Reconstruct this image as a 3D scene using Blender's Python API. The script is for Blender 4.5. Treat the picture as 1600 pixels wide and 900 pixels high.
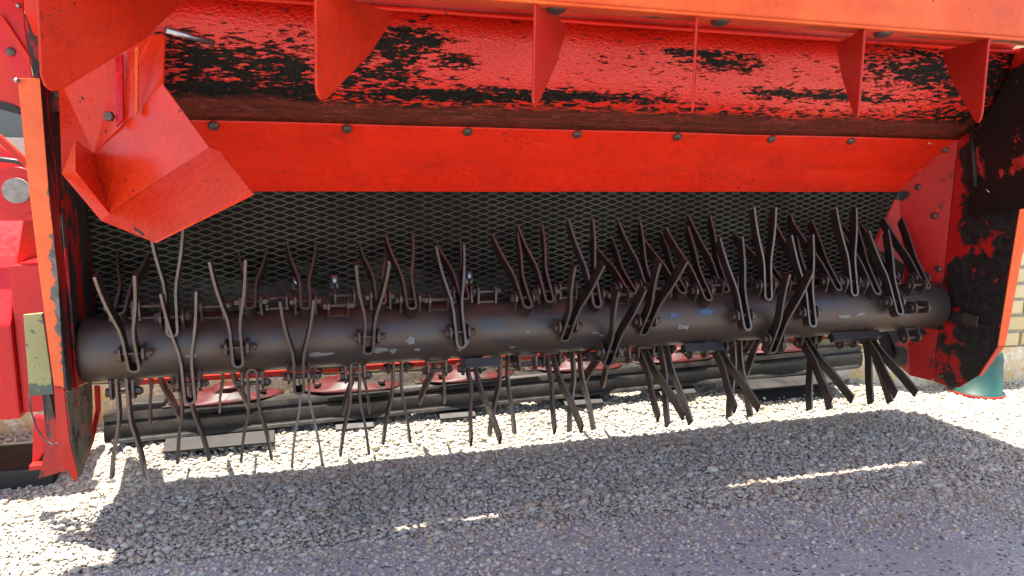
import bpy, bmesh, math, random
import numpy as np
from mathutils import Vector, Matrix, noise
R = math.radians
sc = bpy.context.scene
for o in list(bpy.data.objects): bpy.data.objects.remove(o)
random.seed(4); rng = np.random.default_rng(4)

# ------------------------------------------------------------ camera
CAM = Vector((0.4982, -1.9583, 0.88)); YAW, PITCH, ROLL, F = R(16.5), R(9.2), .01, 1155.0
W_ = Vector((math.sin(YAW)*math.cos(PITCH), math.cos(YAW)*math.cos(PITCH), -math.sin(PITCH)))
R0 = Vector((math.cos(YAW), -math.sin(YAW), 0)); U0 = R0.cross(W_)
R_ = R0*math.cos(ROLL) + U0*math.sin(ROLL); U_ = U0*math.cos(ROLL) - R0*math.sin(ROLL)
cd = bpy.data.cameras.new('camera'); cam = bpy.data.objects.new('camera', cd); sc.collection.objects.link(cam)
cd.sensor_width = 36; cd.lens = F/1600*36; cd.clip_start = .02; cd.clip_end = 500
m = Matrix((R_, U_, -W_)).transposed().to_4x4(); m.translation = CAM; cam.matrix_world = m
sc.camera = cam

# ------------------------------------------------------------ light
SUN = Vector((-.09, .055, 1)).normalized()          # towards the sun
w = bpy.data.worlds.new('World'); sc.world = w; w.use_nodes = True
nt = w.node_tree; bg = nt.nodes['Background']; sky = nt.nodes.new('ShaderNodeTexSky')
sky.sky_type = 'NISHITA'; sky.sun_disc = False
sky.sun_elevation = math.asin(SUN.z); sky.sun_rotation = math.atan2(SUN.x, SUN.y)
sky.air_density = 1.0; sky.dust_density = 1.5
nt.links.new(sky.outputs[0], bg.inputs[0]); bg.inputs[1].default_value = .11
sd = bpy.data.lights.new('sun', 'SUN'); sd.energy = 4.6; sd.angle = R(.5); sd.color = (1, .95, .87)
so = bpy.data.objects.new('sun', sd); sc.collection.objects.link(so); so.rotation_euler = (-SUN).to_track_quat('-Z', 'Y').to_euler()
sc.view_settings.view_transform = 'Standard'; sc.view_settings.look = 'None'
sc.view_settings.exposure = 2.15; sc.view_settings.gamma = 1
sc.render.engine = 'CYCLES'; sc.cycles.max_bounces = 8; sc.cycles.diffuse_bounces = 5

# ------------------------------------------------------------ pixel ray -> point on a real plane
def at(px, py, X=None, Y=None, Z=None):
    d = R_*((px-800)/F) + U_*((450-py)/F) + W_
    i, v = (0, X) if X is not None else ((1, Y) if Y is not None else (2, Z))
    return CAM + d*((v-CAM[i])/d[i])

# ------------------------------------------------------------ materials
class N:
    def __init__(s, name):
        s.m = bpy.data.materials.new(name); s.m.use_nodes = True; s.t = s.m.node_tree
        s.b = s.t.nodes['Principled BSDF']; s.tc = s.t.nodes.new('ShaderNodeTexCoord')
    def new(s, t, **k):
        n = s.t.nodes.new(t)
        for a, v in k.items(): setattr(n, a, v)
        return n
    def put(s, sock, v):
        if v is None: return
        if isinstance(v, bpy.types.NodeSocket): s.t.links.new(v, sock)
        else: sock.default_value = v
    def math(s, op, a, b=0.0, c=None, clamp=False):
        n = s.new('ShaderNodeMath', operation=op, use_clamp=clamp); s.put(n.inputs[0], a); s.put(n.inputs[1], b)
        if c is not None: s.put(n.inputs[2], c)
        return n.outputs[0]
    def noise(s, vec, scale, detail=4, rough=.55, dist=0):
        n = s.new('ShaderNodeTexNoise'); s.put(n.inputs['Vector'], vec); n.inputs['Scale'].default_value = scale
        n.inputs['Detail'].default_value = detail; n.inputs['Roughness'].default_value = rough; n.inputs['Distortion'].default_value = dist
        return n.outputs[0]
    def mapv(s, vec, scale=(1, 1, 1), rot=(0, 0, 0), loc=(0, 0, 0)):
        n = s.new('ShaderNodeMapping'); s.put(n.inputs[0], vec); n.inputs['Scale'].default_value = scale
        n.inputs['Rotation'].default_value = rot; n.inputs['Location'].default_value = loc; return n.outputs[0]
    def mix(s, f, a, b):
        n = s.new('ShaderNodeMix', data_type='RGBA'); s.put(n.inputs[0], f)
        for i, v in ((6, a), (7, b)):
            s.put(n.inputs[i], (*v, 1) if isinstance(v, tuple) and len(v) == 3 else v)
        return n.outputs[2]
    def ramp(s, f, lo, hi, a=0.0, b=1.0):
        n = s.new('ShaderNodeMapRange'); s.put(n.inputs[0], f)
        for i, v in ((1, lo), (2, hi), (3, a), (4, b)): n.inputs[i].default_value = v
        n.clamp = True; return n.outputs[0]
    def sep(s, v):
        n = s.new('ShaderNodeSeparateXYZ'); s.put(n.inputs[0], v); return n.outputs
    def bump(s, h, strength=.3, dist=.002, prev=None):
        n = s.new('ShaderNodeBump'); n.inputs['Strength'].default_value = strength; n.inputs['Distance'].default_value = dist
        s.put(n.inputs['Height'], h)
        if prev is not None: s.put(n.inputs['Normal'], prev)
        return n.outputs[0]
    def fin(s, color=None, rough=None, metal=None, normal=None, spec=None, coat=None):
        i = s.b.inputs
        for k, v in (('Base Color', (*color, 1) if isinstance(color, tuple) else color), ('Roughness', rough), ('Metallic', metal), ('Normal', normal), ('Specular IOR Level', spec), ('Coat Weight', coat)):
            if v is not None: s.put(i[k], v)
        return s.m

RED = (.62, .022, .008); RED_LIT = (.80, .125, .03); WORN = (.011, .008, .007); FILM = (.10, .026, .014)  # second tone puts skylight and gloss on the red into its colour

def blobs(s, a, b, lst):
    """largest of several soft ellipses (a0, b0, ra, rb): places where crop has worn the paint off"""
    out = None
    for a0, b0, ra, rb in lst:
        x = s.math('DIVIDE', s.math('SUBTRACT', a, a0), ra); y = s.math('DIVIDE', s.math('SUBTRACT', b, b0), rb)
        d = s.math('SQRT', s.math('ADD', s.math('MULTIPLY', x, x), s.math('MULTIPLY', y, y)))
        v = s.math('SUBTRACT', 1.0, s.math('MULTIPLY', d, .5))
        out = v if out is None else s.math('MAXIMUM', out, v)
    return out

def paint(name, base=RED, grime=.0, rough=.34, wear=.0, specks=.0, scale=14, plane=None, lst=None, worncol=WORN, uv=False, stretch=(1, 1, 1), rot=(0, 0, 0), film=None, dust=.3, edge_soft=.01, orange=0.0, wearrough=.5, spec=.3):
    s = N(name); v = s.tc.outputs['UV'] if uv else s.tc.outputs['Object']
    big = s.noise(v, 3, 3); fine = s.noise(v, 60, 5, .65); sm = s.noise(s.mapv(v, stretch, rot), scale, 7, .62, .4)
    mott = s.math('MULTIPLY_ADD', fine, .5, s.math('MULTIPLY', big, .5))
    dark = tuple(c*.78 for c in base); dusty = (min(1, base[0]*1.02), base[1]*2.6+.012, base[2]*3+.012)
    col = s.mix(s.ramp(mott, .38, .62), dark, base)
    col = s.mix(s.math('MULTIPLY', s.ramp(s.noise(v, 6, 6, .7), .45, .75), dust), col, dusty)
    r = s.ramp(fine, .3, .7, rough-.07, rough+.1)
    if grime:
        gm = s.ramp(s.math('MULTIPLY_ADD', s.noise(s.mapv(v, (.5, 1, 2.2)), 7, 8, .7), .6, s.math('MULTIPLY', s.noise(v, 38, 5, .7), .4)), .50, .66, 0, grime)
        col = s.mix(gm, col, (base[0]*.42, .020, .010))
    h = s.math('MULTIPLY', s.noise(v, 220, 2), .25)
    sep = s.sep(v)
    if film:   # (axis, lo, hi)  a brown film of dried sap
        ax, lo, hi = film
        t = s.math('ADD', sep[ax], s.math('MULTIPLY', s.math('SUBTRACT', sm, .5), .16))
        f = s.ramp(t, hi, lo)
        col = s.mix(s.math('MULTIPLY', f, .93), col, s.mix(s.ramp(big, .35, .65), FILM, (.055, .018, .011)))
    mask = None
    if lst:
        ia, ib = plane; mask = s.math('ADD', blobs(s, sep[ia], sep[ib], lst), s.math('MULTIPLY', s.math('SUBTRACT', sm, .5), 1.7))
        mask = s.ramp(mask, .5-edge_soft, .5+edge_soft)
    if wear:
        m2 = s.ramp(sm, 1-wear-edge_soft, 1-wear+edge_soft); mask = m2 if mask is None else s.math('MAXIMUM', mask, m2)
    if specks:
        m3 = s.ramp(s.math('MULTIPLY', s.noise(s.mapv(v, (1, 1, 1), (0, 0, 0), (3, 1, 2)), 130, 2, .5), s.ramp(s.noise(v, 5, 3), .3, .7, .78, 1.08)), .72-specks, .735-specks)
        mask = m3 if mask is None else s.math('MAXIMUM', mask, m3)
    if mask is not None:
        wc = s.mix(s.ramp(s.noise(v, 45, 5, .7), .4, .7), worncol, tuple(c*2.6+.008 for c in worncol))
        col = s.mix(mask, col, wc); r = s.math('ADD', s.math('MULTIPLY', r, s.math('SUBTRACT', 1.0, mask)), s.math('MULTIPLY', mask, wearrough))
        h = s.math('ADD', h, s.math('MULTIPLY', s.math('SUBTRACT', 1.0, mask), .6))
    return s.fin(col, r, 0.0, s.bump(h, .35, .0012), spec)

def steel(name, base=(.06, .05, .045), rust=(.10, .042, .022), metal=.6, rough=.42, scale=25, amt=.5):
    s = N(name); v = s.tc.outputs['Object']
    n1 = s.noise(v, scale, 6, .65); n2 = s.noise(v, scale*6, 4, .7)
    col = s.mix(s.ramp(n1, .5-amt*.3, .75-amt*.2), base, rust); col = s.mix(s.ramp(n2, .6, .75, 0, .5), col, tuple(c*.4 for c in base))
    return s.fin(col, s.ramp(n1, .3, .7, rough-.08, rough+.18), metal, s.bump(n2, .3, .0008), .5)

M = {}
M['panel'] = paint('red_paint_speckled', base=(.74, .020, .005), specks=.055, dust=.10, spec=.25, grime=.6)
M['red'] = paint('red_paint', specks=.008)
M['post'] = paint('lit_red_paint_chipped', base=RED_LIT, rough=.4, plane=(0, 2), lst=[(-.004, .78, .006, .05), (-.006, .60, .014, .07), (-.005, .68, .011, .06), (-.008, .52, .010, .06), (-.004, .44, .008, .05), (-.03, .375, .03, .008), (-.004, .2, .006, .08)], worncol=(.085, .07, .055), scale=42, dust=.2)  # orange base stands in for skylight on the camera-facing red
M['beam'] = paint('lit_red_paint', base=(.78, .10, .018), rough=.5, specks=.012, dust=.25, spec=.22, grime=.3)  # paler orange puts the sky's reflection on red paint into the colour
M['lip'] = paint('orange_paint_rough', base=(.6, .06, .02), rough=.6, wear=.42, worncol=(.06, .045, .025), scale=22, stretch=(.4, 1, 1))
M['gearbox'] = paint('crimson_paint', base=(.60, .012, .014), rough=.3, dust=.15, specks=.0)
M['vane_near'] = paint('red_paint_scuffed', base=(.56, .024, .006), rough=.42, specks=.075, dust=.2, scale=20, grime=.5, spec=.25)
M['vane'] = paint('red_paint_dull', base=(.50, .018, .009), rough=.4, specks=.0, dust=.2, grime=.35)
M['deflector'] = paint('red_paint_clean', base=(.64, .030, .006), rough=.27, specks=.02, dust=.12, grime=.3)
M['steel'] = steel('rotor_steel', base=(.052, .052, .056), rust=(.085, .052, .036), metal=.45, rough=.36, scale=14, amt=.8)
M['edge'] = steel('tine_worn_edge', base=(.16, .13, .115), rust=(.15, .095, .07), metal=.5, rough=.4, scale=30)
M['tine'] = steel('tine_spring_steel', base=(.016, .013, .012), rust=(.042, .022, .015), metal=.3, rough=.38, scale=30)
M['bolt'] = steel('bolt_steel', base=(.10, .085, .075), rust=(.10, .055, .04), metal=.7, rough=.42, scale=60)
M['black'] = steel('black_steel', base=(.009, .008, .008), rust=(.022, .017, .013), metal=.1, rough=.55, scale=14, amt=.5)
M['bar'] = steel('dirty_bar_steel', base=(.012, .011, .010), rust=(.04, .032, .024), metal=.3, rough=.5, scale=20)
M['mesh'] = steel('expanded_metal', base=(.20, .21, .15), rust=(.10, .09, .065), metal=.4, rough=.42, scale=4)
M['rod'] = steel('plated_rod', base=(.35, .38, .42), rust=(.3, .3, .3), metal=.9, rough=.25)
M['disc'] = paint('disc_red_shaded_worn', base=(.065, .004, .004), rough=.5, wear=.45, worncol=(.014, .010, .008), scale=16, dust=.3)  # base darkened to stand in for shade on the discs; worn patches over it
M['hole'] = N('dark_slot').fin((.01, .008, .007), .7)
M['canvas'] = N('black_canvas').fin((.006, .0065, .005), .9, None, None, .15)
s = N('canvas_with_lit_patch'); v = s.tc.outputs['Object']; sp = s.sep(v); n1 = s.noise(s.mapv(v, (1, 1, 1.6)), 9, 6, .65); n2 = s.noise(v, 60, 4, .7)
zz = s.math('ADD', s.ramp(sp[2], .66, .50), s.math('MULTIPLY', s.math('SUBTRACT', n1, .5), 1.5)); xx = s.ramp(sp[0], 1.25, .8)
dm = s.math('MULTIPLY', s.ramp(zz, .45, .8), s.math('MULTIPLY', xx, s.ramp(sp[0], .0, .35)))  # pale patch painted in for the sunlit wall glimpsed through the mesh
M['canvas'] = s.fin(s.mix(s.math('MULTIPLY', dm, s.ramp(n2, .3, .6, .35, 1)), (.016, .014, .011), (.20, .165, .12)), .9, 0.0, s.bump(n1, .6, .01), .1)
M['hose'] = N('black_rubber').fin((.012, .012, .013), .45)
s = N('yellow_green_plate'); v = s.tc.outputs['Object']
n1 = s.noise(v, 30, 6, .7); z = s.sep(v)[2]
msk = s.ramp(s.math('ADD', s.ramp(z, .36, .40, .25, 0), n1), .60, .62)
col = s.mix(s.ramp(s.noise(v, 9, 3), .4, .6), (.22, .21, .07), (.29, .25, .10)); M['plate'] = s.fin(s.mix(msk, col, (.06, .085, .06)), .55, 0.0, s.bump(n1, .3, .001))
s = N('green_plastic'); M['green'] = s.fin(s.mix(s.ramp(s.noise(s.tc.outputs['Object'], 8, 4), .35, .7), (.006, .035, .028), (.014, .07, .052)), .45)
s = N('worn_lower_guard'); v = s.tc.outputs['Object']; n1 = s.noise(s.mapv(v, (1, 1.5, .8)), 22, 7, .7); n2 = s.noise(v, 160, 4, .7)
col = s.mix(s.ramp(n2, .35, .65), (.09, .055, .03), (.24, .17, .10)); col = s.mix(s.ramp(n1, .52, .60), col, (.015, .012, .01)); col = s.mix(s.ramp(s.noise(v, 15, 5), .60, .62), col, RED)
M['guard'] = s.fin(col, .6, 0.0, s.bump(n2, .4, .001))

# hood roof: UV = (x, distance from the seam)
RIM = (-.17, at(837, 31, Y=-.17).z)
roofp = [(-.001, .987), (-.02, 1.000), (-.05, 1.014), (-.08, 1.036), (-.105, 1.064), (-.128, 1.10), (-.146, 1.137), (-.16, 1.176), RIM]
def roof_uv(px, py):
    d = R_*((px-800)/F)+U_*((450-py)/F)+W_; acc = 0; best = None
    for (y0, z0), (y1, z1) in zip(roofp, roofp[1:]):
        nrm = (-(z1-z0), y1-y0); l = math.hypot(*nrm); t = ((y0-CAM.y)*nrm[0]+(z0-CAM.z)*nrm[1])/(d.y*nrm[0]+d.z*nrm[1])
        P = CAM+d*t; f = ((P.y-y0)*(y1-y0)+(P.z-z0)*(z1-z0))/l/l
        if -.02 <= f <= 1.02: best = (P.x, acc+f*l)
        acc += l
    return best or (at(px, py, Y=-.1).x, 0 if py > 120 else acc)
RB_ = []
for cx, cy, rx, ry in ((310, 95, 60, 28), (385, 100, 80, 30), (450, 112, 45, 40), (330, 138, 90, 14), (600, 72, 55, 30), (560, 112, 90, 24), (655, 62, 45, 16), (715, 95, 30, 10), (1135, 100, 45, 10), (1100, 85, 60, 6), (870, 148, 130, 8), (720, 148, 120, 7), (1440, 110, 70, 32), (1560, 130, 80, 50), (1300, 150, 120, 7)):
    u0, v0 = roof_uv(cx, cy); u1, _ = roof_uv(cx+rx, cy); _, va = roof_uv(cx, cy-ry); _, vb = roof_uv(cx, cy+ry); RB_.append((u0, v0, abs(u1-u0), max(.006, abs(va-vb)/2)))
vf0 = roof_uv(900, 172)[1]; vf1 = roof_uv(900, 140)[1]
M['roof'] = None
s = N('hood_paint_worn'); v = s.tc.outputs['UV']; sp = s.sep(v)
st = s.mapv(v, (.40, 1.6, 1), (0, 0, R(-36))); streak = s.noise(st, 42, 9, .72, .15); streak2 = s.noise(s.mapv(v, (.42, 1.7, 1), (0, 0, R(-34)), (4, 2, 0)), 95, 5, .65)
big = s.noise(v, 7, 4); fine = s.noise(v, 90, 4, .7)
B = s.math('MAXIMUM', blobs(s, sp[0], sp[1], RB_), .0)
msk = s.math('ADD', s.math('MULTIPLY_ADD', s.math('SUBTRACT', streak, .5), 3.0, s.math('MULTIPLY', B, .95)), s.math('MULTIPLY', s.math('SUBTRACT', big, .5), .9))
low = s.ramp(sp[1], vf0-.01, vf1, .62, 0)
msk = s.math('ADD', s.math('ADD', msk, low), s.math('MULTIPLY', s.math('SUBTRACT', streak2, .5), 2.6))
wm = s.ramp(msk, .42, .50)
col = s.mix(s.ramp(fine, .3, .7), (.52, .013, .005), (.68, .020, .006))
worn = s.mix(s.ramp(fine, .45, .7), (.006, .005, .004), (.024, .018, .013))
col = s.mix(wm, col, worn)
t = s.math('ADD', sp[1], s.math('MULTIPLY', s.math('SUBTRACT', s.noise(v, 16, 6, .6), .5), .07))
film = s.ramp(t, vf0+.012, vf0-.012); col = s.mix(s.math('MULTIPLY', film, .9), col, s.mix(s.ramp(s.noise(s.mapv(v, (.3, 3, 1)), 20, 4), .3, .7), (.065, .018, .010), (.15, .026, .016)))
# fingers left by the spray
pk = s.math('MULTIPLY', s.ramp(sp[1], .10, .22, .35, 1.0), s.noise(s.mapv(v, (.8, 1.2, 1), (0, 0, R(-30))), 130, 3, .6))
h = s.math('ADD', s.math('MULTIPLY', pk, 3.0), s.math('MULTIPLY', wm, -.5))
M['roof'] = s.fin(col, s.math('ADD', s.ramp(fine, .3, .7, .13, .26), s.math('MULTIPLY', wm, .28)), 0.0, s.bump(h, .5, .003), s.math('SUBTRACT', .55, s.math('MULTIPLY', wm, .45)))

M['endr'] = paint('end_panel_red_worn', base=(.50, .014, .010), rough=.36, specks=.015, plane=(1, 2), scale=16, dust=.2,
    lst=[(-.055, .93, .045, .12), (-.17, .85, .14, .22), (-.28, 1.0, .12, .2), (-.22, .98, .10, .10), (-.13, .48, .13, .16), (-.15, .30, .13, .16), (-.2, .62, .06, .1), (-.08, .68, .045, .04), (-.14, .60, .03, .05), (.02, .36, .05, .012), (.09, .33, .05, .05), (.12, .23, .04, .07), (.15, .47, .05, .03), (-.2, .42, .05, .2), (.15, .80, .03, .02)], edge_soft=.07)
M['endl'] = paint('side_plate_red_worn', base=(.34, .012, .010), rough=.38, specks=.02, scale=11, dust=.15, stretch=(1, 1, .35), wear=.5, worncol=(.02, .013, .012), plane=(1, 2), lst=[(-.05, .72, .02, .1), (.0, .60, .03, .12), (.12, .6, .05, .35), (.03, .45, .02, .06)])

def pebble_mat():
    s = N('river_gravel'); g = s.new('ShaderNodeNewGeometry'); rnd = g.outputs['Random Per Island']
    cr = s.new('ShaderNodeValToRGB'); s.put(cr.inputs[0], rnd); e = cr.color_ramp
    cols = [(0, (.40, .36, .30)), (.14, (.52, .48, .41)), (.3, (.30, .28, .25)), (.42, (.60, .57, .52)), (.55, (.46, .36, .25)), (.63, (.38, .37, .36)), (.75, (.55, .50, .42)), (.86, (.22, .20, .18)), (.93, (.48, .40, .30)), (1, (.66, .63, .58))]
    while len(e.elements) < len(cols): e.elements.new(.5)
    for el, (p, c) in zip(e.elements, cols): el.position = p; el.color = (*c, 1)
    n = s.noise(s.tc.outputs['Object'], 140, 3, .7); col = s.mix(s.ramp(n, .35, .7, 0, .35), cr.outputs[0], (.25, .22, .18))
    pat = s.noise(s.tc.outputs['Object'], 5, 3, .6)
    col = s.mix(s.ramp(pat, .54, .68, 0, .35), col, (.34, .22, .12)); col = s.mix(s.ramp(s.noise(s.tc.outputs['Object'], 2.2, 3, .6), .5, .7, 0, .3), col, (.20, .18, .15))
    col = s.mix(1.0, col, (.80, .74, .66)) if 0 else col
    mu = s.new('ShaderNodeMix', data_type='RGBA', blend_type='MULTIPLY'); mu.inputs[0].default_value = 1; s.put(mu.inputs[6], col); mu.inputs[7].default_value = (.98, .93, .85, 1)
    return s.fin(mu.outputs[2], .75, 0.0, s.bump(n, .4, .001), .25)
M['pebble'] = pebble_mat()
s = N('gravel_bed'); v = s.tc.outputs['Object']; vo = s.new('ShaderNodeTexVoronoi'); s.put(vo.inputs['Vector'], v); vo.inputs['Scale'].default_value = 70
g_ = s.sep(vo.outputs['Color'])[0]
col = s.mix(g_, (.26, .23, .19), (.55, .50, .43)); col = s.mix(s.ramp(vo.outputs['Distance'], .3, .75, 0, .7), col, (.10, .085, .065))
M['bed'] = s.fin(col, .8, 0.0, s.bump(s.math('SUBTRACT', 1.0, vo.outputs['Distance']), 1.0, .006))
s = N('asphalt_old'); v = s.tc.outputs['Object']; vo = s.new('ShaderNodeTexVoronoi'); s.put(vo.inputs['Vector'], v); vo.inputs['Scale'].default_value = 130
n1 = s.noise(v, 300, 3, .7); n2 = s.noise(v, 3, 4)
col = s.mix(s.ramp(n1, .3, .7), (.22, .215, .20), (.41, .40, .375)); col = s.mix(s.ramp(s.sep(vo.outputs['Color'])[1], .80, .86), col, (.42, .40, .37)); col = s.mix(s.ramp(s.sep(vo.outputs['Color'])[0], .92, .95), col, (.07, .07, .07))
col = s.mix(s.ramp(n2, .35, .65, 0, .35), col, (.17, .155, .14))
M['asphalt'] = s.fin(col, .8, 0.0, s.bump(s.math('ADD', n1, s.math('MULTIPLY', vo.outputs['Distance'], -.8)), .8, .003), .3)

def brick_mat():
    s = N('yellow_brick'); v = s.tc.outputs['Object']; oi = s.new('ShaderNodeNewGeometry').outputs['Random Per Island']; orr = s.new('ShaderNodeObjectInfo').outputs['Random']
    k = s.math('FRACT', s.math('ADD', oi, orr)); n = s.noise(v, 60, 5, .7)
    col = s.mix(k, (.52, .40, .19), (.62, .51, .28)); col = s.mix(s.ramp(n, .45, .75, 0, .4), col, (.42, .32, .16))
    return s.fin(col, .8, 0.0, s.bump(n, .5, .002), .3)
M['brick'] = brick_mat()
s = N('mortar'); n = s.noise(s.tc.outputs['Object'], 120, 4); M['mortar'] = s.fin(s.mix(n, (.30, .27, .20), (.42, .38, .30)), .9, 0.0, s.bump(n, .5, .002))
s = N('pebbledash_plinth'); v = s.tc.outputs['Object']; vo = s.new('ShaderNodeTexVoronoi'); s.put(vo.inputs['Vector'], v); vo.inputs['Scale'].default_value = 95
n = s.noise(v, 9, 5, .6); col = s.mix(s.sep(vo.outputs['Color'])[0], (.50, .43, .29), (.74, .66, .50)); col = s.mix(s.ramp(n, .5, .62, 0, .75), col, (.62, .38, .10))
M['plinth'] = s.fin(col, .85, 0.0, s.bump(s.math('SUBTRACT', 1.0, vo.outputs['Distance']), .8, .003))
M['frame'] = N('beige_window_frame').fin((.55, .47, .34), .5)
s = N('window_glass'); M['glass'] = s.fin((.05, .06, .07), .06, 0.0, None, .8)
s = N('grass_blade'); M['grass'] = s.fin((.07, .14, .03), .6)
M['straw'] = N('pale_straw').fin((.62, .55, .42), .6)
M['sticker'] = N('worn_white_sticker').fin((.20, .20, .18), .5)
s = N('blue_sticker_rest'); M['blue'] = s.fin((.035, .08, .14), .5)
s = N('chipped_primer'); M['primer'] = s.fin(s.mix(s.noise(s.tc.outputs['Object'], 60, 4), (.09, .088, .08), (.20, .195, .18)), .5)

# ------------------------------------------------------------ helpers
C = sc.collection
def link(name, me, mat=None, parent=None, smooth=False, kind=None):
    o = bpy.data.objects.new(name, me); C.objects.link(o)
    if mat: me.materials.clear(); me.materials.append(mat)
    if smooth:
        for p in me.polygons: p.use_smooth = True
    if parent is not None:
        o.parent = parent; pm = world_loc(parent); o.matrix_parent_inverse = pm.inverted()
    if kind: o['kind'] = kind
    return o
WL = {}
def world_loc(o): return WL.get(o.name, Matrix.Identity(4))
def setw(o, mat): WL[o.name] = mat
def tag(o, label, cat, group=None):
    o['label'] = label; o['category'] = cat
    if group: o['group'] = group
def mesh(vs, fs):
    me = bpy.data.meshes.new('m'); me.from_pydata([tuple(v) for v in vs], [], fs); me.update(); return me
def finish(bm, bevel=0, seg=2):
    bmesh.ops.remove_doubles(bm, verts=bm.verts, dist=1e-6); bmesh.ops.recalc_face_normals(bm, faces=bm.faces)
    if bevel: bmesh.ops.bevel(bm, geom=[e for e in bm.edges if len(e.link_faces) == 2 and e.calc_face_angle(0) > .5], offset=bevel, segments=seg, affect='EDGES', profile=.6)
    me = bpy.data.meshes.new('m'); bm.to_mesh(me); bm.free(); return me
def plate(name, pts, thick, mat, parent, bevel=.0015, away=None, kind=None):
    """flat sheet: outline pts (world), thickness pushed away from the camera"""
    pts = [Vector(p) for p in pts]; n = Vector()
    for i in range(len(pts)): n += (pts[i]-pts[0]).cross(pts[(i+1) % len(pts)]-pts[0])
    n.normalize(); d = away if away else (sum(pts, Vector())/len(pts) - CAM)
    if n.dot(d) < 0: n = -n
    bm = bmesh.new(); a = [bm.verts.new(p) for p in pts]; b = [bm.verts.new(p+n*thick) for p in pts]
    bm.faces.new(a); bm.faces.new(b[::-1]); k = len(pts)
    for i in range(k): bm.faces.new((a[i], a[(i+1) % k], b[(i+1) % k], b[i]))
    return link(name, finish(bm, bevel), mat, parent, kind=kind)
def box_bm(bm, lo, hi, M4=None):
    vs = [bm.verts.new(Vector(((hi if i & 1 else lo)[0], (hi if i & 2 else lo)[1], (hi if i & 4 else lo)[2]))) for i in range(8)]
    if M4:
        for v in vs: v.co = M4 @ v.co
    for f in ((0, 2, 3, 1), (4, 5, 7, 6), (0, 1, 5, 4), (2, 6, 7, 3), (0, 4, 6, 2), (1, 3, 7, 5)): bm.faces.new([vs[i] for i in f])
def box(name, lo, hi, mat, parent, bevel=.002, M4=None):
    bm = bmesh.new(); box_bm(bm, lo, hi, M4); return link(name, finish(bm, bevel), mat, parent)
def tube_bm(bm, pts, r, n=12, caps=True):
    pts = [Vector(p) for p in pts]; rings = []
    ref = Vector((0, 0, 1))
    for i, p in enumerate(pts):
        t = (pts[min(i+1, len(pts)-1)]-pts[max(i-1, 0)]).normalized(); rf = ref if abs(t.dot(ref)) < .95 else Vector((0, 1, 0))
        a = t.cross(rf).normalized(); b = t.cross(a); rr = r[i] if isinstance(r, (list, tuple)) else r
        rings.append([bm.verts.new(p+a*math.cos(2*math.pi*k/n)*rr+b*math.sin(2*math.pi*k/n)*rr) for k in range(n)])
    for i in range(len(rings)-1):
        for k in range(n): bm.faces.new((rings[i][k], rings[i][(k+1) % n], rings[i+1][(k+1) % n], rings[i+1][k]))
    if caps: bm.faces.new(rings[0][::-1]); bm.faces.new(rings[-1])
def tube(name, pts, r, mat, parent, n=12, bevel=0, smooth=True):
    bm = bmesh.new(); tube_bm(bm, pts, r, n); me = finish(bm, bevel); o = link(name, me, mat, parent)
    if smooth:
        for p in me.polygons: p.use_smooth = len(p.vertices) <= 4
    return o
def section(name, prof, x0, x1, thick, mat, parent, nx=1, uv=False, wob=0):
    """sheet whose YZ profile is prof, running along X; thickness thrown to the far side"""
    P = [Vector((0, y, z)) for y, z in prof]; nrm = []
    for i in range(len(P)):
        t = (P[min(i+1, len(P)-1)]-P[max(i-1, 0)]).normalized(); n = Vector((0, -t.z, t.y))
        if n.dot(Vector((0, 1, .6))) < 0: n = -n
        nrm.append(n)
    bm = bmesh.new(); lay = bm.loops.layers.uv.new('UVMap'); L = [0]
    for i in range(1, len(P)): L.append(L[-1]+(P[i]-P[i-1]).length)
    rows = []
    for j in range(nx+1):
        x = x0+(x1-x0)*j/nx
        f = [bm.verts.new(Vector((x, p.y, p.z))+(n*wob*noise.noise(Vector((x*3, p.y*4, p.z*4))) if wob else Vector())) for p, n in zip(P, nrm)]
        b = [bm.verts.new(v.co+n*thick) for v, n in zip(f, nrm)]; rows.append((f, b, x))
    def face(vs, uvs):
        fc = bm.faces.new(vs)
        for l, u in zip(fc.loops, uvs): l[lay].uv = u
        return fc
    for j in range(nx):
        f0, b0, xa = rows[j]; f1, b1, xb = rows[j+1]
        for i in range(len(P)-1):
            uvs = ((xa, L[i]), (xb, L[i]), (xb, L[i+1]), (xa, L[i+1]))
            face((f0[i], f1[i], f1[i+1], f0[i+1]), uvs); face((b0[i], b0[i+1], b1[i+1], b1[i]), (uvs[0], uvs[3], uvs[2], uvs[1]))
        for i in (0, len(P)-1): face((f0[i], b0[i], b1[i], f1[i]), ((xa, L[i]), (xa, L[i]), (xb, L[i]), (xb, L[i])))
    for j in (0, nx):
        f, b, x = rows[j]
        for i in range(len(P)-1): face((f[i], f[i+1], b[i+1], b[i]), ((x, L[i]), (x, L[i+1]), (x, L[i+1]), (x, L[i])))
    bmesh.ops.recalc_face_normals(bm, faces=bm.faces)
    me = bpy.data.meshes.new('m'); bm.to_mesh(me); bm.free(); o = link(name, me, mat, parent)
    for p in me.polygons: p.use_smooth = len(P) > 4
    return o
def dome_bolt_mesh(r, h, hexa=False):
    bm = bmesh.new(); n = 6 if hexa else 16
    prof = [(1.0, 0), (1.0, .75), (.86, 1.0)] if hexa else [(1.0, 0), (.95, .35), (.72, .75), (.38, .95)]
    rings = [[bm.verts.new((math.cos(2*math.pi*k/n)*r*a, math.sin(2*math.pi*k/n)*r*a, h*b)) for k in range(n)] for a, b in prof]
    for i in range(len(rings)-1):
        for k in range(n): bm.faces.new((rings[i][k], rings[i][(k+1) % n], rings[i+1][(k+1) % n], rings[i+1][k]))
    bm.faces.new(rings[-1]); bm.faces.new(rings[0][::-1]); return finish(bm)
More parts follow.
